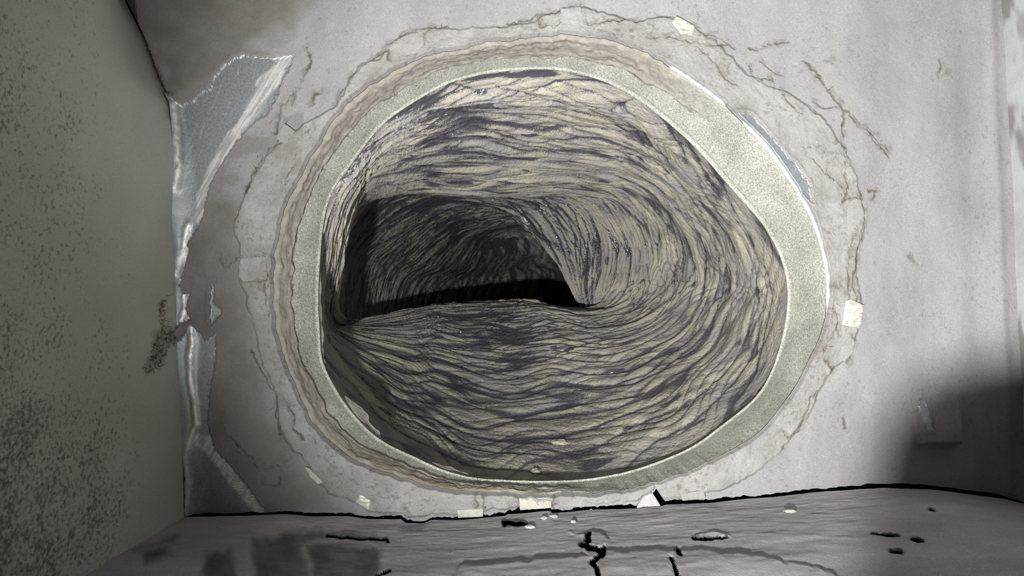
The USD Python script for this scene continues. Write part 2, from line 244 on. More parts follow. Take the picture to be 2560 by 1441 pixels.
def plate_fields(q, t_seal):
    "relief (m, towards the camera) and attributes of the far wall at picture positions q"
    w = warp(q, 9, 30, 11); w2 = warp(w, 5, 8, 21)
    d = dist_lines(w2, CR, 40)
    wid = .3 + 3.4 * noise(P3(q, 34), 31) ** 2
    crack = (1 - sstep(wid * 0.4, wid * 1.6 + .6, d)) * np.clip(.25 + 1.1 * noise(P3(q, 24), 32), 0, 1)
    halo = (1 - sstep(2, 15, d)) * sstep(.35, .7, fbm(P3(q, 16), 3, 33))
    bare = np.full(len(q), -1e3)
    for pl in PEEL: bare = np.maximum(bare, sdist(warp(warp(q, 4, 12, 41), 4, 4, 44), pl))
    rough = fbm(P3(q, 40), 5, 51) - .5
    lump = fbm(P3(q, 14), 4, 55) - .5
    h = 0.0022 * (fbm(P3(q, 160), 3, 61) - .5) + 0.0005 * rough + 0.00025 * lump
    h = h + t_seal * (0.0016 * (fbm(P3(q, 60), 4, 66) - .5) + 0.0009 * lump)
    h = h - 0.0011 * crack + 0.0003 * halo
    coat = sstep(-1.5, 2.0, -bare)                      # 1 on the coat, 0 where bare
    lip = np.exp(-((bare + 4) / 4.0) ** 2)
    h = h * (0.25 + 0.75 * coat) + 0.0010 * coat + 0.0005 * lip
    hem = np.interp(q[:, 1], [p[1] for p in LEFT], [p[0] for p in LEFT])
    dl = q[:, 0] - hem                                  # the sheet turns forward in a crimped seam along the left corner
    seam = 46 + 16 * np.sin(q[:, 1] / 60.0) + 14 * (noise(P3(q, 90), 71) - .5)
    h = h + 0.0042 * np.clip(1 - dl / seam, 0, 1) ** 2 * (q[:, 1] > 235)
    rx = np.interp(q[:, 1], [0, 760, 1250], [2470, 2500, 2520])
    h = h + 0.0016 * np.exp(-((q[:, 0] - rx) / 16) ** 2) - 0.0012 * np.exp(-((q[:, 0] - rx + 60) / 30) ** 2)
    # folded corner lump of the seam low on the right
    bx = sstep(2286, 2296, q[:, 0]) * (1 - sstep(2385, 2402, q[:, 0])) * sstep(980, 1075, q[:, 1]) * (1 - sstep(1100, 1112, q[:, 1]))
    h = h + 0.0075 * bx
    # smears
    mud = sstep(.50, .68, fbm(np.stack([q[:, 0] / 130, q[:, 1] / 60, 0 * q[:, 0]], 1), 4, 81)) * (q[:, 0] < 760) * 0.3
    tl = sdist(warp(q, 30, 60, 83), [(290, -90), (820, -90), (700, 60), (640, 130), (560, 140), (500, 215), (420, 270)], 420)
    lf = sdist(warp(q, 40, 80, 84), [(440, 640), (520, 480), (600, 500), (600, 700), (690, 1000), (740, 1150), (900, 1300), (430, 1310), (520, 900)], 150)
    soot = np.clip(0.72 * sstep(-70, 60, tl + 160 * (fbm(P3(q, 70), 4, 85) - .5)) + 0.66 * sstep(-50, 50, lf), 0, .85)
    rim = (1 - sstep(0, 26, dl)) * (1 - coat * 0) * (q[:, 1] < 260) * 0.6
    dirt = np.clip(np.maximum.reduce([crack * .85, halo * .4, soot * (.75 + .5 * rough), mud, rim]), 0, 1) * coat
    fl = sstep(.70, .76, fbm(P3(q, 8), 3, 91)) * 0.28 * sstep(.45, .6, fbm(P3(q, 90), 2, 92))
    fs = sstep(.60, .70, fbm(P3(q, 6.5), 3, 86)) * sstep(.46, .60, fbm(P3(q, 55), 3, 87)) * .42 * t_seal
    dirt = np.maximum.reduce([dirt, fl * coat, fs * coat])
    sc = dist_lines(warp(q, 4, 30, 95), SCORE, 60)
    band = 13 + 6 * noise(P3(q, 60), 96)
    st = sstep(.40, .62, fbm(np.stack([(q[:, 0] * .84 + q[:, 1] * .54) / 3.2, (q[:, 1] * .84 - q[:, 0] * .54) / 55, 0 * q[:, 0]], 1), 3, 97))
    scr = (1 - sstep(band * .6, band * 1.2, sc)) * (0.35 + .65 * st)
    fine = sstep(.72, .78, fbm(np.stack([(q[:, 0] + .4 * q[:, 1]) / 5 + 3 * noise(P3(q, 120), 93), (q[:, 1] - q[:, 0] * .4) / 60, 0 * q[:, 0]], 1), 2, 98)) * .5
    sd_ = dist_lines(warp(q, 3, 18, 89), SEAM, 40)
    seam_glint = np.exp(-(sd_ / (3.5 + 5 * noise(P3(q, 40), 99))) ** 2) * (.45 + .55 * sstep(.3, .55, fbm(P3(q, 12), 3, 94)))  # pale highlight painted along the seam, standing in for its gleam
    h = h + .0011 * np.exp(-(sd_ / 9) ** 2)
    return h, dict(dirt=dirt, scratch_glint=np.clip(np.maximum.reduce([scr, fine * .35, seam_glint]), 0, 1), bare=bare)
def plate_band(ra, rb, tt, seal):
    q = (C0 + (ra + (rb - ra) * tt[:, None])[..., None] * dirs).reshape(-1, 2)
    s = np.ones(len(q)) if seal else np.zeros(len(q))
    h, a = plate_fields(q, s)
    dr = np.hypot(*(q - C0).T)
    din = dr - np.tile(r_in, len(tt)); dm = np.tile(r_mast, len(tt)) - dr
    ring = sstep(0, 10, dm) * (0.0010 + 0.0014 * noise(P3(q, 45), 12))            # sealant stands proud
    fillet = np.exp(-din / 26.0) * 0.0022
    if seal: h = h + ring + fillet
    h = h * np.clip(din / 5.0, 0.15, 1)
    p = up(q[:, 0], q[:, 1], D); p[:, 1] -= h
    return p, a, q
# the sheet beyond the sealant
NR = 300
tt = np.linspace(0, 1, NR) ** 1.25
pv, pa, pq = plate_band(r_mast, r_out, tt, False)
pf = grid_faces(NR, NT, True)[:, ::-1]
mid = pa['bare'][pf].mean(1) > 0.4
back = thing('wall_back', label='grey dust-coated sheet metal end wall with the oval duct opening', kind='structure')
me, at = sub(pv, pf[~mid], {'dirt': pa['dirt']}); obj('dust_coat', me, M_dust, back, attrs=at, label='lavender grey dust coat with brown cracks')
me, at = sub(pv, pf[mid], {'scratch_glint': pa['scratch_glint']}); obj('bare_metal', me, M_bare, back, attrs=at, label='bare scratched galvanised metal where dust has peeled')
# the sealant ring
NS = 110
sv, sa, sq = plate_band(r_in, r_mast, np.linspace(0, 1, NS), True)
sf = grid_faces(NS, NT, True)[:, ::-1]
smid = sa['bare'][sf].mean(1) > 0.4
seal = thing('sealant_ring', label='cracked grey sealant smeared in a wide ring around the duct opening', category='sealant')
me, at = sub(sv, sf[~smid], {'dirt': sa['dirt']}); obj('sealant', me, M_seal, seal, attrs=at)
me, at = sub(sv, sf[smid], {'scratch_glint': sa['scratch_glint']}); obj('bare_patch', me, M_bare, seal, attrs=at, label='crescent of bare bluish metal with no sealant')

# ------------------------------------------------------------------ duct collar: sleeve, bright edge, bent tabs
def dcf(q):
    'depth of the far end of the sleeve, which is cut a little short along the bottom'
    a = np.degrees(np.arctan2(q[:, 1] - 690., q[:, 0] - 1380.)); return .49 - .021 * np.exp(-((a - 98) / 46) ** 2)
collar = thing('duct_collar', label='greenish grey metal duct collar lining the oval opening', category='duct collar')
C2 = np.array([1380., 690.])
r2 = polar(E2, C2, th)
NC = 70
a0 = up(*(C0 + r_in[:, None] * dirs).T, D); b0 = up(*(C2 + r2[:, None] * dirs).T, dcf(C2 + r2[:, None] * dirs))
ts = np.linspace(0, 1, NC)
sl = a0[None] + (b0 - a0)[None] * ts[:, None, None]
inw = -(np.stack([dirs[:, 0], 0 * th, -dirs[:, 1]], 1))
tg, tth = np.meshgrid(ts, th, indexing='ij')
deg = np.degrees(tth)           # -180 left, -90 top, 0 right, 90 bottom
top_left = sstep(0, 1, np.interp(deg, [-180, -150, -75, -50, -35, 70, 95, 140, 165, 180], [.75, .9, .9, .55, 0, 0, .7, .85, .75, .75]))
en = fbm(np.stack([np.cos(tth) * 9, np.sin(tth) * 9, tg * 1.5], -1), 4, 17)
edge_t = np.interp(deg, [-180, -165, -140, -90, -50, -30, 60, 90, 120, 180], [.33, .36, .42, .55, .45, .2, .12, .45, .5, .33]) + .22 * (en - .5)
mudm = (1 - sstep(edge_t - .04, edge_t + .04, tg)) * top_left
stepn = np.exp(-((tg - edge_t) / .035) ** 2) * top_left
bumps = fbm(np.stack([np.cos(tth) * 30, np.sin(tth) * 30, tg * 5], -1), 4, 19) - .5
strk = fbm(np.stack([np.cos(tth) * 13, np.sin(tth) * 13, tg * 13], -1), 4, 20) - .5
off = 0.0018 * mudm + 0.0010 * stepn + 0.0022 * mudm * bumps + 0.0018 * mudm * strk + 0.0004 * bumps
off *= sstep(0, .06, tg)
off += 0.0011 * sstep(.965, .985, tg)                                                    # rolled bead on the far end
sl = sl + off[..., None] * inw[None]
crk = sstep(.62, .7, en) * mudm * .0 + (np.abs(tg - edge_t - .06) < .018) * top_left * sstep(.45, .6, fbm(np.stack([np.cos(tth) * 25, np.sin(tth) * 25, tg], -1), 2, 23)) * .8
olive = np.exp(-((deg - 105) / 42) ** 2) * (1 - sstep(.3, .75, tg)) * sstep(.4, .6, en) * .55
sfc = grid_faces(NC, NT, True)[:, ::-1]
obj('sleeve', (sl.reshape(-1, 3), sfc), M_collar, collar, attrs={'dirt': mudm.ravel(), 'crack': np.maximum(crk, olive).ravel()})
def tube(path, rad, sides=8):
    path = np.asarray(path, float); n = len(path); rad = np.broadcast_to(rad, n)
    tn = np.gradient(path, axis=0); tn /= np.linalg.norm(tn, axis=1)[:, None] + 1e-12
    ref = np.where(np.abs(tn[:, 1:2]) < .9, [[0, 1, 0]], [[1, 0, 0]])
    s = np.cross(tn, ref); s /= np.linalg.norm(s, axis=1)[:, None] + 1e-12; u = np.cross(s, tn)
    a = np.linspace(0, 2 * np.pi, sides, endpoint=False)
    v = path[:, None] + rad[:, None, None] * (np.cos(a)[:, None] * s[:, None] + np.sin(a)[:, None] * u[:, None])
    return v.reshape(-1, 3), grid_faces(n, sides, True)
def arc(curve, a, b, n):
    "part of a closed traced outline between two picture positions, in list order"
    i, j = (int(np.argmin(np.hypot(*(curve - np.array(x)).T))) for x in (a, b))
    if j < i: j += len(curve)
    return curve[np.linspace(i, j, n).astype(int) % len(curve)]
for (a, b) in (((2064, 780), (1846, 296)), ((1812, 266), (1668, 164))):
    q = arc(E1, a, b, 150); k = np.linspace(0, 1, 150)
    rad = (0.0009 + 0.0006 * noise(P3(q, 9), 5)) * np.clip(np.minimum(k, 1 - k) * 14, .15, 1)
    p = up(q[:, 0], q[:, 1], D); p[:, 1] -= 0.0012
    obj('bright_edge', tube(p, rad), M_bright, collar, label='shiny torn metal rim on the right')
p = up(E2[::8, 0], E2[::8, 1], dcf(E2[::8]) + .0005); p = np.vstack([p, p[:1]])
M_bead = dusty('bead_dust', [(0.224, 0.232, 0.200), (0.288, 0.296, 0.256), (0.352, 0.360, 0.312)], scale=60, grain=0.05)
cen = p.mean(0)
obj('end_bead', tube(p + (p - cen) / np.linalg.norm(p - cen, axis=1)[:, None] * .0008, .0013), M_bead, collar, label='pale rolled bead at the far end of the sleeve')

def slab(poly, y, thick, mat_, parent, tilt=(0, 0), name='tab', bumpy=0.0003, round_px=1.6, **t):
    "a thin bent plate with the outline poly (picture positions on the wall), standing proud of it"
    P = Polygon(poly).buffer(-round_px).buffer(round_px)
    P = P.simplify(.4); x0, y0, x1, y1 = P.bounds
    g = np.stack(np.meshgrid(np.arange(x0, x1, 2.5), np.arange(y0, y1, 2.5)), -1).reshape(-1, 2)
    g = g[shapely.contains_xy(P.buffer(-1.5), g[:, 0], g[:, 1])]
    ring = np.array(P.segmentize(3).exterior.coords)[:-1]
    pts = np.vstack([ring, g])
    from scipy.spatial import Delaunay
    tri = Delaunay(pts).simplices
    c = pts[tri].mean(1); tri = tri[shapely.contains_xy(P, c[:, 0], c[:, 1])]
    ar = np.cross(pts[tri[:, 1]] - pts[tri[:, 0]], pts[tri[:, 2]] - pts[tri[:, 0]]); tri[ar < 0] = tri[ar < 0][:, ::-1]
    ce = pts.mean(0); de = pts - ce
    n = len(pts); wob = bumpy * 2 * (fbm(P3(pts, 9), 3, 7) - .5)
    soft = np.zeros(n); soft[:len(ring)] = thick * .35
    front = up(pts[:, 0], pts[:, 1], D); front[:, 1] += y + wob + soft + (de[:, 0] * tilt[0] + de[:, 1] * tilt[1])
    bk = up(pts[:, 0], pts[:, 1], D); bk[:, 1] = front[:, 1] - soft + thick
    k = len(ring); i = np.arange(k); j = (i + 1) % k
    side = np.vstack([np.stack([i, j, j + n], 1), np.stack([i, j + n, i + n], 1)])
    v = np.vstack([front, bk]); f = np.vstack([tri, tri[:, ::-1] + n, side[:, ::-1]])
    mm = trimesh.Trimesh(v, f, process=False)
    return obj(name, mm, mat_, parent, smooth=35, **t)
M_tabm = mat('torn_strip', {'g': ('geometry', {}), 'mp': ('mapping', {'scale': (1, 1, 7), 'rotation': (0, 0.5, 0)}), 'w': ('noise_texture', {'scale': 120, 'detail': 5.0, 'roughness': 0.65}),
    'r': ('rgb_ramp', {'ramp': [(0.3, (0.22, 0.215, 0.19)), (0.5, (0.40, 0.40, 0.36)), (0.68, (0.62, 0.62, 0.57))]}), 'p': ('principled_bsdf', {'roughness': 0.5, 'metallic': 0.2})},
    [('g.position', 'mp.vector'), ('mp.vector', 'w.vector'), ('w.fac', 'r.fac'), ('r.color', 'p.base_color')])
TABS = [([(1676, 62), (1687, 46), (1733, 70), (1728, 94), (1700, 92)], M_tabm, 'pale bare metal tab above the opening at upper right', (0, 2e-5)),
        ([(2108, 752), (2121, 748), (2152, 763), (2142, 821), (2098, 812)], M_tabm, 'pale bare metal tab to the right of the opening', (-2e-5, 0)),
        ([(766, 1164), (778, 1168), (811, 1202), (800, 1208), (780, 1190)], M_torn, 'bright sliver of tab at lower left', (0, 0)),
        ([(892, 1250), (904, 1232), (930, 1248), (925, 1274), (908, 1262)], M_tabm, 'pale bare metal tab below the opening at lower left', (0, 0)),
        ([(714, 310), (706, 322), (696, 346), (704, 358), (724, 364), (742, 330)], M_seal, None, (2e-5, 0)),
        ([(1400, 26), (1452, 21), (1458, 70), (1404, 76)], M_seal, None, (0, 0)), ([(604, 646), (668, 642), (672, 700), (612, 705), (602, 690)], M_seal, None, (0, 0)),
        ([(1008, 96), (1058, 80), (1062, 120), (1030, 152), (984, 158), (972, 120)], M_seal, None, (0, 0)), ([(1066, 84), (1112, 76), (1120, 112), (1070, 122)], M_seal, None, (0, 0)),
        ([(1297, 1242), (1376, 1240), (1378, 1266), (1300, 1272)], M_torn, None, (0, 0)), ([(1144, 1272), (1208, 1268), (1208, 1288), (1146, 1291)], M_torn, None, (0, 0)),
        ([(2118, 842), (2132, 850), (2128, 880), (2104, 905), (2090, 880)], M_seal, None, (0, 0)), ([(2112, 520), (2128, 496), (2146, 500), (2156, 540), (2132, 575), (2112, 560)], M_seal, None, (0, 0)),
        ([(1700, 1232), (1756, 1222), (1762, 1244), (1702, 1250)], M_seal, None, (0, 0)), ([(1395, 1246), (1560, 1240), (1562, 1258), (1396, 1268)], M_seal, None, (0, 0))]
for poly, mt, lab, ti in TABS:
    pale = mt in (M_tabm, M_torn)
    slab(poly, -0.0042 if pale else -0.0036, .0012, mt, collar, ti, bumpy=.0005, round_px=1.5 if pale else 5, label=lab)
slab([(1588, 1262), (1604, 1244), (1618, 1234), (1630, 1230), (1664, 1286), (1645, 1294), (1618, 1288), (1592, 1274)], -0.0060, .0012, M_pale, collar, (0, -1.6e-4), bumpy=.0006, label='bent down grey tab hanging over the floor gap')

# ------------------------------------------------------------------ flexible duct liner: rings along its length
n2 = len(E2); seg = np.r_[0, np.cumsum(np.linalg.norm(np.diff(np.vstack([E2, E2[:1]]), axis=0), axis=1))]
uE2 = seg[:-1] / seg[-1]
ST0 = [(797, 850), (880, 1037), (1130, 1187), (1400, 1206), (1700, 1135), (1900, 985), (1972, 740), (1875, 518), (1680, 312), (1400, 172), (1070, 229), (848, 448), (794, 680)]
uS = np.array([uE2[np.argmin(np.hypot(*(E2 - np.array(s)).T))] for s in ST0]); uS = (uS - uS[0]) % 1
u0 = uE2[np.argmin(np.hypot(*(E2 - np.array(ST0[0])).T))]
NU = 1200
uu = np.linspace(0, 1, NU, endpoint=False)
R0 = np.stack([np.interp((uu + u0) % 1, np.r_[uE2, 1], np.r_[E2[:, k], E2[0, k]]) for k in (0, 1)] + [np.zeros(NU)], 1); R0[:, 2] = dcf(R0) - .004
cR = R0[:, :2].mean(0); R0[:, :2] += (R0[:, :2] - cR) / np.linalg.norm(R0[:, :2] - cR, axis=1)[:, None] * 9      # it slips over the sleeve
def ring(pts):
    p = np.array(pts + [pts[0]], float)
    return CubicSpline(np.r_[uS, 1], p, bc_type='periodic')(uu)
RINGS = [(0.0, R0),
    (.30, ring([(840, 802, .66), (1000, 793, .79), (1120, 771, .86), (1230, 763, .88), (1350, 771, .88), (1482, 783, .885), (1550, 720, .90), (1565, 610, .915), (1480, 485, .90), (1280, 466, .85), (1000, 466, .79), (868, 535, .68), (832, 680, .62)])),
    (.36, ring([(850, 830, .70), (1000, 815, .82), (1120, 797, .89), (1230, 790, .91), (1350, 795, .91), (1472, 792, .915), (1500, 730, .93), (1510, 615, .95), (1440, 490, .95), (1260, 455, .90), (985, 458, .86), (860, 550, .76), (828, 690, .70)])),
    (.50, ring([(880, 900, .80), (1000, 900, .88), (1120, 890, .95), (1230, 880, .98), (1350, 870, .98), (1463, 800, .96), (1450, 735, .97), (1398, 645, .99), (1318, 552, 1.02), (1215, 492, 1.02), (1050, 520, .98), (925, 610, .90), (872, 720, .83)])),
    (.56, ring([(900, 930, .84), (1020, 930, .92), (1140, 910, .98), (1250, 900, 1.0), (1370, 880, 1.0), (1490, 820, 1.0), (1490, 735, 1.0), (1440, 640, 1.02), (1350, 545, 1.05), (1225, 500, 1.07), (1075, 535, 1.03), (965, 625, .94), (900, 740, .87)])),
    (.74, ring([(1010, 950, .97), (1120, 950, 1.05), (1240, 940, 1.12), (1330, 930, 1.15), (1450, 900, 1.18), (1600, 850, 1.2), (1620, 735, 1.2), (1560, 640, 1.2), (1420, 556, 1.25), (1255, 545, 1.24), (1140, 595, 1.18), (1065, 675, 1.08), (1015, 765, 1.0)])),
    (.84, ring([(1180, 930, 1.15), (1250, 940, 1.2), (1330, 940, 1.26), (1430, 930, 1.3), (1540, 900, 1.3), (1680, 850, 1.3), (1700, 735, 1.3), (1640, 640, 1.3), (1460, 580, 1.38), (1275, 575, 1.40), (1220, 618, 1.36), (1192, 685, 1.26), (1175, 765, 1.18)])),
    (1.0, ring([(1560, 930, 1.35), (1580, 930, 1.36), (1600, 930, 1.36), (1640, 920, 1.36), (1680, 900, 1.36), (1760, 850, 1.36), (1780, 735, 1.36), (1740, 660, 1.36), (1640, 610, 1.42), (1580, 596, 1.46), (1560, 610, 1.5), (1550, 650, 1.5), (1550, 730, 1.45)]))]
vk = np.array([r[0] for r in RINGS])
NV1, NV2 = 560, 330
vv = np.r_[np.linspace(0, .36, NV1), np.linspace(.36, 1, NV2 + 1)[1:]]
K = PchipInterpolator(vk, np.array([r[1] for r in RINGS]), axis=0)(vv)         # V x U x (px, py, depth)
# sag between the collar and the first lip: walls bow outward a little
bow = np.sin(np.clip(vv / .30, 0, 1) ** .55 * np.pi)[:, None]
ud = lambda c, w: np.exp(-((((uu - c + .5) % 1) - .5) / w) ** 2)[None]
K[..., 2] += bow * (.04 * ud(uS[6], .12) + .075 * ud(uS[1], .10) + .03 * ud(uS[3], .10) + .03 * ud(uS[12], .06))
base = up(K[..., 0], K[..., 1], K[..., 2])
gu = np.roll(base, -1, 1) - np.roll(base, 1, 1); gv = np.gradient(base, axis=0)
nn = np.cross(gu, gv); nn /= np.linalg.norm(nn, axis=-1)[..., None] + 1e-12
ax = base.mean(1, keepdims=True)
flip = np.sign(np.sum(nn * (ax - base), -1).mean()); nn *= flip                  # pointing inward
UU, VV = np.meshgrid(uu, vv, indexing='xy')
ca, sa_ = np.cos(2 * np.pi * UU), np.sin(2 * np.pi * UU)
def wr(ku, kv, seed, wamp, wk=2.2):
    w = (fbm(np.stack([ca * wk, sa_ * wk, VV * 5], -1), 2, seed + 40) - .5) * wamp
    return 2 * noise(np.stack([ca * ku + 5.3, sa_ * ku + 2.7, VV * kv + w + 3.3], -1), seed) - 1
top = np.exp(-((UU - uS[9]) / .13) ** 2); bot = np.exp(-((UU - uS[3]) / .16) ** 2); rgt = np.exp(-((UU - uS[6]) / .17) ** 2)
x0, x1, x2, x3, x4 = wr(.7, 36, 105, 3.0), wr(1.0, 100, 101, 9.0, 1.5), wr(1.5, 170, 102, 14., 2.0), wr(2.2, 270, 103, 20., 2.4), wr(5.0, 280, 104, 14., 4.0)
crease = lambda x, w: np.exp(-(x / w) ** 2)
fade = sstep(0, .025, VV)
amp = 1 + .25 * rgt - .45 * bot * (VV < .3)
hgt = 1.5 * fade * amp * ((0.0020 + .0042 * top) * np.sqrt(np.abs(x0)) + .0034 * np.sqrt(np.abs(x1)) + .0020 * np.sqrt(np.abs(x2)) + .0010 * np.sqrt(np.abs(x3)) + .0005 * np.abs(x4))
gl = sstep(.72, .79, fbm(np.stack([ca * 4.0, sa_ * 4.0, VV * 150], -1), 2, 117)) 
hgt += gl * fade * .0011 * np.abs(wr(14., 330, 119, 8.0, 5.0))
pos = base + nn * hgt[..., None]
slope = np.gradient(hgt, axis=0) / (np.linalg.norm(gv, axis=-1) + 1e-9)
patch = fbm(np.stack([ca * 1.6, sa_ * 1.6, VV * 60 + .3 * x1], -1), 3, 111)
streak = fbm(np.stack([ca * 1.8, sa_ * 1.8, VV * 200], -1), 3, 113)
calm = np.exp(-((VV - .05) / .10) ** 2) * np.clip(1.15 * bot + .6 * np.exp(-((UU - .5 * (uS[4] + uS[5])) / .10) ** 2), 0, 1)                                        # dust lies smoothest on the near floor
ledge = bot * sstep(.10, .20, VV) * (VV < .37)
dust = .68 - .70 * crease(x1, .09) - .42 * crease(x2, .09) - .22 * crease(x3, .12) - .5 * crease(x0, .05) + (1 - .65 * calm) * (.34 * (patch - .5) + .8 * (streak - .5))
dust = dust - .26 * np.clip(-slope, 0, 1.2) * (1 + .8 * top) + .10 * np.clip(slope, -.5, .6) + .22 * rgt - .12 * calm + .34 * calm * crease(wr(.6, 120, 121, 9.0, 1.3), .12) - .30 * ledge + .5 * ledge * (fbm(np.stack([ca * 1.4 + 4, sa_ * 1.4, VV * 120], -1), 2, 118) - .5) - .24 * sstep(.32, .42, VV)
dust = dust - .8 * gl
duct = thing('flexible_duct', label='wrinkled dusty plastic liner of a flexible duct winding away behind the collar', category='flexible duct')
nv = len(vv); lf_ = grid_faces(nv, NU, True)
v0, f0 = pos.reshape(-1, 3), lf_
fn = np.cross(v0[f0[:2000, 1]] - v0[f0[:2000, 0]], v0[f0[:2000, 2]] - v0[f0[:2000, 0]])
if np.sum(fn * nn.reshape(-1, 3)[f0[:2000, 0]]) < 0: f0 = f0[:, ::-1]
row = f0.min(1) // NU
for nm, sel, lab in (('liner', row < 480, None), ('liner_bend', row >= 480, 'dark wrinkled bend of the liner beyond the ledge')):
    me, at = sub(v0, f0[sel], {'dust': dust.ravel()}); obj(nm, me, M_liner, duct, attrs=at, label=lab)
endc = pos[-1]; cc = endc.mean(0)
ev = np.vstack([endc, cc]); ef = np.stack([np.arange(NU), (np.arange(NU) + 1) % NU, np.full(NU, NU)], 1)
obj('liner_end', (ev, ef), M_liner, duct, attrs={'dust': np.zeros(NU + 1)})
tree = cKDTree(proj(pos[:520].reshape(-1, 3)))
def on_liner(px, py):
    k = tree.query([px, py])[1]; return pos.reshape(-1, 3)[k], nn.reshape(-1, 3)[k]
# cut edge of the liner showing past the sleeve at the lower left
for (a, b, wpx, dd) in (((797, 640), (835, 972), 11, .004), ((845, 985), (955, 1106), 26, .010), ((1062, 1160), (1185, 1199), 17, .006), ((880, 404), (800, 600), 16, .004)):
    q = arc(E2, a, b, 90); k = np.linspace(0, 1, 90); prof = np.sin(np.pi * np.clip(k, .02, .98)) ** .6 * (.75 + .5 * noise(P3(q, 14), 9))
    inn = C2 - q; inn /= np.linalg.norm(inn, axis=1)[:, None]
    rows = []
    for s in np.linspace(0, 1, 9):
        qq = q + inn * (wpx * prof * s)[:, None]
        rows.append(up(qq[:, 0], qq[:, 1], dcf(q) + .0025 + dd * s + .0012 * np.sin(9 * k + 3 * s)))
    g = np.array(rows); ff = grid_faces(9, 90)
    v = np.vstack([g.reshape(-1, 3), g.reshape(-1, 3) + np.array([0, .0009, 0])]); nb_ = 9 * 90
    rim_i = np.r_[np.arange(90), np.arange(1, 9) * 90 + 89, np.arange(88, -1, -1) + 720, np.arange(7, 0, -1) * 90]
    rj = np.roll(rim_i, -1)
    f = np.vstack([ff, ff[:, ::-1] + nb_, np.stack([rim_i, rj, rj + nb_], 1), np.stack([rim_i, rj + nb_, rim_i + nb_], 1)])
    obj('cut_edge', (v, f), M_edge, duct, smooth=True, attrs={'dirt': np.zeros(len(v))}, label='pale dusty cut edge of the liner folded over the sleeve')

# ------------------------------------------------------------------ floor: fibrous lining running towards the camera
ex = np.array([(p[0] - 1280) / F * D for p in EDGE]); ez = np.array([ZC - (p[1] - 720.5) / F * D for p in EDGE])
FX = np.r_[-0.245, np.linspace(-0.235, 0.345, 760)]
FD = D - 0.0055 - np.r_[0, 0.0004, np.geomspace(.001, .345, 300)]
gx, gd = np.meshgrid(FX, FD)
zf = np.interp(gx, ex, ez)
far = np.clip((D - gd) / .03, 0, 1)
coarse_x = np.linspace(-.26, .36, 40); cz = np.interp(coarse_x, ex, ez); cz = np.convolve(np.pad(cz, 3, 'edge'), np.ones(7) / 7, 'valid')
zf = zf * (1 - far) + np.interp(gx, coarse_x, cz) * far
fb = np.stack([gx, gd - D, zf], -1).reshape(-1, 3)
fq = proj(fb)
zz = np.stack([fb[:, 0] / .09, fb[:, 1] / .03, 0 * fb[:, 0]], 1)
h = .0035 * (fbm(zz * .6, 3, 201) - .5) + .0008 * (fbm(zz * 5, 4, 203) - .5) + .00035 * (fbm(np.stack([fb[:, 0] * 140, fb[:, 1] * 420, 0 * fb[:, 0]], 1), 3, 205) - .5)
Z8 = (1300, 1180, 2.032)
HOLES = [zc([(318, 365), (345, 385), (378, 392), (405, 395), (425, 398)], *Z8), zc([(425, 390), (428, 420), (400, 440), (372, 468), (388, 500), (402, 545), (410, 620)], *Z8), zc([(348, 310), (346, 350)], *Z8),
         zc([(880, 335), (940, 343), (1000, 340), (1050, 334)], *Z8), zc([(765, 445), (780, 480), (800, 530), (815, 600)], *Z8), zc([(800, 395), (810, 430)], *Z8),
         zc([(2080, 188), (2105, 194)], *Z8), zc([(1790, 316), (1850, 322), (1920, 328)], *Z8), zc([(1990, 345), (2050, 350)], *Z8), zc([(1880, 405), (1935, 406)], *Z8),
         [(1262, 1305), (1312, 1308)], [(943, 1437), (975, 1425)], [(818, 1340), (900, 1344), (965, 1346), (970, 1352)]]
hd = dist_lines(warp(fq, 4, 14, 211), HOLES, 40)
hw = np.where(fq[:, 0] < 1560, 6.5, 3.6) * (.6 + .8 * noise(P3(fq, 22), 213)); hw = np.where(fq[:, 0] < 1200, 3.5, hw)
hole = 1 - sstep(hw * .7, hw * 1.25, hd)
h = h - .0012 * hole
LIGHT = [zc([(255, 305), (345, 325), (355, 292), (400, 305), (460, 345), (440, 400), (560, 405), (800, 390), (960, 405), (1220, 440), (1560, 500), (1700, 620), (-400, 620), (-300, 470), (-60, 460), (260, 425), (330, 420), (310, 365), (340, 345)], *Z8),
         zc([(870, 325), (920, 312), (1020, 318), (1070, 328), (1000, 336)], *Z8)]
pale = np.maximum.reduce([sstep(-4, 8, sdist(warp(fq, 8, 20, 221), pl)) for pl in LIGHT])
h = h + .0012 * pale
FLK = sstep(.66, .72, fbm(np.stack([fb[:, 0] * 110, fb[:, 1] * 330, 0 * fb[:, 0]], 1), 3, 225)) * (fbm(zz, 2, 226) > .52)
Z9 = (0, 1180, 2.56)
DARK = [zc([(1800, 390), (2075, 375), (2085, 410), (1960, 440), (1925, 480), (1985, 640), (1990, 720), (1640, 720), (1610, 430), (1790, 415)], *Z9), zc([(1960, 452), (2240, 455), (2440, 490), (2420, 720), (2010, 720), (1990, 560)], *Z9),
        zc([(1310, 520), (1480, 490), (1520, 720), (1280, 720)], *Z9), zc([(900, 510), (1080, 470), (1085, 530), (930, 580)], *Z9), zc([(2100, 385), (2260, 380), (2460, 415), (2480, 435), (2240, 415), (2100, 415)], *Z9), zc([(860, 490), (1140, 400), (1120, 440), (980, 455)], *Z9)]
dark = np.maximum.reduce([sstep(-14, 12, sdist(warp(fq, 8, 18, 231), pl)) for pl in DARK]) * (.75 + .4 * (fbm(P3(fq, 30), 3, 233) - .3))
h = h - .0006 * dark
fdirt_shade = np.clip(np.maximum.reduce([hole, 1 - sstep(hw * 1.1, hw * 1.9, hd), .85 * dark]), 0, 1)  # slits and their rims painted black as shade, besides the dark blotches
ed = (fb[:, 1] + .0055) > -.0012
fv = fb.copy(); fv[:, 2] += h; fv[:, 2] -= np.where(ed, .0015, 0)
ff = grid_faces(len(FD), len(FX))
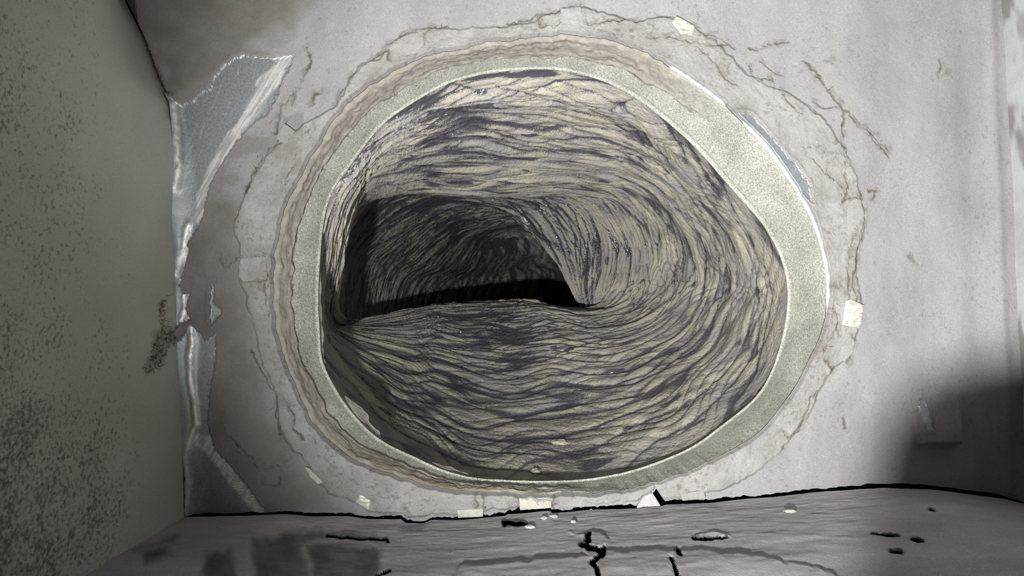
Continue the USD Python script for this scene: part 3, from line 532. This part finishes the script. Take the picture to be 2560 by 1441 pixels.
fnv = np.cross(fv[ff[0, 1]] - fv[ff[0, 0]], fv[ff[0, 2]] - fv[ff[0, 0]])
if fnv[2] < 0: ff = ff[:, ::-1]
palef = (pale[ff].mean(1) > .5) & (hole[ff].mean(1) < .3)
keep = hole[ff].mean(1) < .6; ff = ff[keep]; palef = palef[keep]
floor = thing('floor', label='grey fibrous duct lining along the bottom with slits and scuffs', kind='structure')
me, at = sub(fv, ff[~palef], {'dirt': fdirt_shade}); obj('lining', me, M_floor, floor, attrs=at)
me, at = sub(fv, ff[palef], {'dirt': .35 * FLK}); obj('worn_patch', me, M_pale, floor, attrs=at, label='paler worn area of the lining with a torn hole')
# thickness of the lining below its back edge
bx = np.stack([FX, np.full(len(FX), -.0055), fv[:len(FX), 2]], 1); lo = bx.copy(); lo[:, 2] -= .03; lo2 = lo.copy(); lo2[:, 1] -= .36
obj('lining_edge', (np.vstack([bx, lo, lo2]), grid_faces(3, len(FX))[:, ::-1]), M_floor, floor, attrs={'dirt': np.full(3 * len(FX), .7)})

# ------------------------------------------------------------------ left wall: speckled sheet running from the corner towards the camera
ly = np.linspace(-420, 1500, 360); lx = np.interp(ly, [p[1] for p in LEFT], [p[0] for p in LEFT])
lx = np.where(ly < -80, 300, lx)
lx = lx * .45 + np.convolve(np.pad(lx, 6, 'edge'), np.ones(13) / 13, 'valid') * .55 - 2
corner = up(lx, ly, D - .001)
ld = np.r_[0, np.geomspace(.003, .39, 220)]
lv = corner[None] + np.stack([-.016 * ld, -ld, 0 * ld], 1)[:, None]
flat = np.array([-.2235, 0, 0]); k = sstep(0, .09, ld)[:, None]
lv[..., 0] = lv[..., 0] * (1 - k) + k * (-.2205 - .012 * ld[:, None])
lv = lv.reshape(-1, 3); q = np.concatenate([lv[:, 1:] * 9, np.zeros((len(lv), 1))], 1)
lv[:, 0] += .004 * (fbm(q, 3, 301) - .5)
lq = proj(lv)
SM = [zc([(60, 390), (110, 380), (190, 378), (120, 470), (90, 540), (20, 575), (15, 560), (50, 460)], *Z2)]
sd = sdist(warp(lq, 6, 10, 311), SM[0]); ldirt = np.maximum(sstep(-8, 8, sd) * .5, .8 * sstep(-6, 6, sdist(warp(lq, 5, 10, 313), zc([(670, 150), (720, 200), (800, 300), (830, 480), (780, 420), (730, 320), (690, 230)], 0, 0, 1.896))))
ldirt = np.maximum(ldirt, .55 * np.exp(-((lq[:, 0] - np.interp(lq[:, 1], [p[1] for p in LEFT], [p[0] for p in LEFT]) + 6) / 14) ** 2) * (lq[:, 1] < 300))
speck = np.clip(.098 + .13 * sstep(.02, .16, np.repeat(ld, len(ly))) + .10 * sstep(600, 1300, lq[:, 1]) - .12 * sstep(300, 420, lq[:, 0]), -.05, .5)
wl = grid_faces(len(ld), len(ly))
t0 = np.cross(lv[wl[5000, 1]] - lv[wl[5000, 0]], lv[wl[5000, 2]] - lv[wl[5000, 0]])
if t0[0] < 0: wl = wl[:, ::-1]
obj('wall_left', (lv, wl), M_left, smooth=True, attrs={'speck': speck, 'dirt': ldirt}, label='dull greenish grey galvanised sheet wall with dark specks', kind='structure')

# ------------------------------------------------------------------ right wall and top, closing the plenum
ry = np.linspace(-420, 1500, 120); rx = np.interp(ry, [p[1] for p in RIGHT][::-1], [p[0] for p in RIGHT][::-1])
rc = up(rx - 3, ry, D - .0005); rd = np.r_[0, np.geomspace(.002, .39, 120)]
rv = (rc[None] + np.stack([.03 * rd, -rd, 0 * rd], 1)[:, None]).reshape(-1, 3)
rv[:, 0] -= .0014 * (fbm(rv * 40, 4, 321) - .5)
rfaces = grid_faces(len(rd), len(ry)); t0 = np.cross(rv[rfaces[0, 1]] - rv[rfaces[0, 0]], rv[rfaces[0, 2]] - rv[rfaces[0, 0]])
if t0[0] > 0: rfaces = rfaces[:, ::-1]
M_right = dusty('pale_sheet', [(0.288, 0.288, 0.300), (0.376, 0.388, 0.392), (0.424, 0.440, 0.444)], scale=24, grain=.05, dirt=(0.136, 0.124, 0.120), rough=.7)
rdirt = sstep(.5, .62, fbm(rv * np.array([60, 60, 26]), 4, 325)) * .75
obj('wall_right', (rv, rfaces), M_right, attrs={'dirt': rdirt}, label='pale bluish grey sheet metal wall with dust patches', kind='structure')
ct = np.array([[-.32, .0, .46], [.36, .0, .46], [.36, -.40, .46], [-.32, -.40, .46], [-.32, .0, .475], [.36, .0, .475], [.36, -.40, .475], [-.32, -.40, .475]])
def box(lo, hi):
    return trimesh.creation.box(bounds=np.array([lo, hi]))
obj('ceiling', box((-.32, -.40, .46), (.37, 0, .464)), M_dust, smooth=False, label='dusty sheet metal top of the plenum', kind='structure')
# dark shell added round everything to keep light out of the floor gap
M_shell = dusty('dark_shell', [(0.05, 0.048, 0.045), (0.07, 0.066, 0.062), (0.09, 0.086, 0.08)], scale=20)
cs = [box((-.75, -.06, -.30), (.80, 2.2, -.29)), box((-.75, -.06, .80), (.80, 2.2, .81)), box((-.75, -.06, -.30), (-.74, 2.2, .81)), box((.79, -.06, -.30), (.80, 2.2, .81)), box((-.75, 2.19, -.30), (.80, 2.2, .81)),
      box((-.75, -.07, -.30), (-.245, -.06, .81)), box((.36, -.07, -.30), (.80, -.06, .81)), box((-.25, -.07, .465), (.37, -.06, .81)), box((-.25, -.07, -.30), (.37, -.06, -.035))]
obj('dark_shell', trimesh.util.concatenate(cs), M_shell, smooth=False, label='dark shell added behind the end wall to keep light out of the gap', kind='structure')
# unseen sheet added to block the torch and shade the lower right
xw, zw = lambda x: x, lambda z: z
ap = Polygon([(.0155, -.23 + ZC), (.0170, ZC - .1066), (.020, ZC - .090), (.0275, ZC - .0795), (.042, ZC - .0755), (.335, ZC - .070), (.335, -.23 + ZC)])
am = trimesh.creation.extrude_polygon(ap, .0015, engine='earcut'); am.vertices = np.stack([am.vertices[:, 0], -D + .05 + am.vertices[:, 2], am.vertices[:, 1]], 1)
am.fix_normals()
obj('shade_blocker', am, M_right, smooth=False, label='unseen sheet added to shade the lower right', kind='structure')

# ------------------------------------------------------------------ lint and loose bits
def fibres(name, lines, r0, r1, mat_, **t):
    v, f, n = [], [], 0
    for l in lines:
        a, b = tube(l, np.linspace(r0, r1, len(l)), 4); v.append(a); f.append(b + n); n += len(a)
    V = np.vstack(v)
    return obj(name, (V, np.vstack(f)), mat_, attrs={'dirt': np.zeros(len(V))}, **t)
def curl(p, n, ln, k=6):
    d = rng.normal(size=3); d -= n * d.dot(n) * .6; d /= np.linalg.norm(d); s = np.cross(d, n); out = [p - n * .0004]
    a = rng.uniform(-2.2, 2.2)
    for i in range(k):
        ang = a * (i / k); out.append(out[-1] + (d * math.cos(ang) + s * math.sin(ang) + n * .35 * (1 - i / k * 1.6)) * ln / k)
    return np.array(out)
allq = np.vstack([sq, pq]); allp = np.vstack([sv, pv]); wt = cKDTree(allq)
N_OUT = np.array([0, -1., 0])
def on_wall(px, py): return allp[wt.query([px, py])[1]]
ls = []
for ln in CR:
    L = LineString(ln)
    for _ in range(int(L.length / 26)):
        pt = L.interpolate(rng.uniform(0, L.length)); ls.append(curl(on_wall(pt.x + rng.normal() * 5, pt.y + rng.normal() * 5), N_OUT, rng.uniform(.0015, .0045)))
fibres('lint_fibres', ls, .00016, .00005, M_lint, parent=seal, label='fine brown lint fibres caught along the cracks', kind='stuff')
# fibres standing on the sleeve's smear, along its inner edge
ls = []
slf = sl.reshape(NC, NT, 3)
for _ in range(260):
    j = rng.integers(NT); 
    if top_left[0, j] < .5: continue
    i = int(np.clip((edge_t[0, j] + rng.normal() * .10) * NC, 3, NC - 3)); ls.append(curl(slf[i, j], inw[j], rng.uniform(.0015, .0045)))
fibres('lint_fibres', ls, .00018, .00006, M_lint, parent=collar, label='dark lint fibres standing on the smear', kind='stuff')
def heap(name, centre, normal, size, seed, mat_, **t):
    s = trimesh.creation.icosphere(4); v = np.array(s.vertices); n = np.asarray(normal, float); n /= np.linalg.norm(n)
    a = np.cross(n, [0, 0, 1.]); a /= np.linalg.norm(a); b = np.cross(n, a)
    r = 1 + .9 * (fbm(v * 2.2 + seed, 4, seed) - .5)
    v = v * r[:, None]
    V = np.asarray(centre) + v[:, :1] * size[0] * a + v[:, 1:2] * size[1] * b + (np.maximum(v[:, 2:], -.25)) * size[2] * n
    return obj(name, (V, np.array(s.faces)), mat_, attrs={'dirt': np.zeros(len(V))}, **t)
p, n = on_liner(1398, 1108); heap('dust_clump', p, n, (.0075, .0055, .0022), 3, M_clump, label='small tan dust clump lying on the liner near the bottom of the duct', category='dust clump')
p, n = on_liner(1338, 1183); heap('dust_clump', p, n, (.004, .004, .003), 8, M_edge, label='little grey lump beside a white fleck on the lower liner edge', category='dust clump')
# lint hanging in the upper left corner and a tuft on the left wall
def left_point(px, py):
    k = lt.query([px, py])[1]; return lv[k]
lt = cKDTree(lq)
ls = []
for (poly, cnt, ln, nm, lab) in ((zc([(680, 160), (720, 200), (800, 300), (815, 470), (790, 440), (740, 330), (690, 210)], 0, 0, 1.896), 700, .0045, 'lint_strip', 'long brown lint strip clinging to the upper left corner'),
                             (zc([(85, 250), (110, 240), (100, 330), (120, 380), (190, 385), (110, 480), (90, 540), (20, 575), (50, 470), (85, 390)], *Z2), 380, .0055, 'lint_tuft', 'dark brown lint tuft stuck on the left wall at mid height')):
    P = Polygon(poly).buffer(2); x0, y0, x1, y1 = P.bounds; ls = []
    while len(ls) < cnt:
        x, y = rng.uniform(x0, x1), rng.uniform(y0, y1)
        if shapely.contains_xy(P, x, y): ls.append(curl(left_point(x, y), np.array([1, -.1, 0]), rng.uniform(.3, 1) * ln, 7))
    fibres(nm, ls, .00018, .00007, M_lint, label=lab, category='lint')
# pale flakes lying on the floor
ft = cKDTree(fq)
FL = [((1361, 1298), (.0032, .0022), 'white flake on the floor just below the gap, left of the torn hole'), ((1385, 1295), (.0042, .0024), 'larger white flake on the floor right beside another below the gap'),
      ((1433, 1307), (.0026, .0018), 'small white flake on the floor above the torn hole'), ((1975, 1283), (.0060, .0022), 'cream flake on the floor at the right below the gap'), ((1477, 1263), (.002, .002), 'tiny white crumb in the gap under the sealant ring'),
      ((1325, 1320), (.005, .002), 'grey thin flake on the floor up and left of the torn hole')]
for (pp, sz, lab) in FL:
    c = fv[ft.query(pp)[1]]
    heap('flake', c + [0, 0, .0008], (0, -.5, 1), (sz[0] * .6, sz[1] * .6, .0008), int(pp[0]), M_torn if 'grey' not in lab else M_pale, label=lab, category='flake')
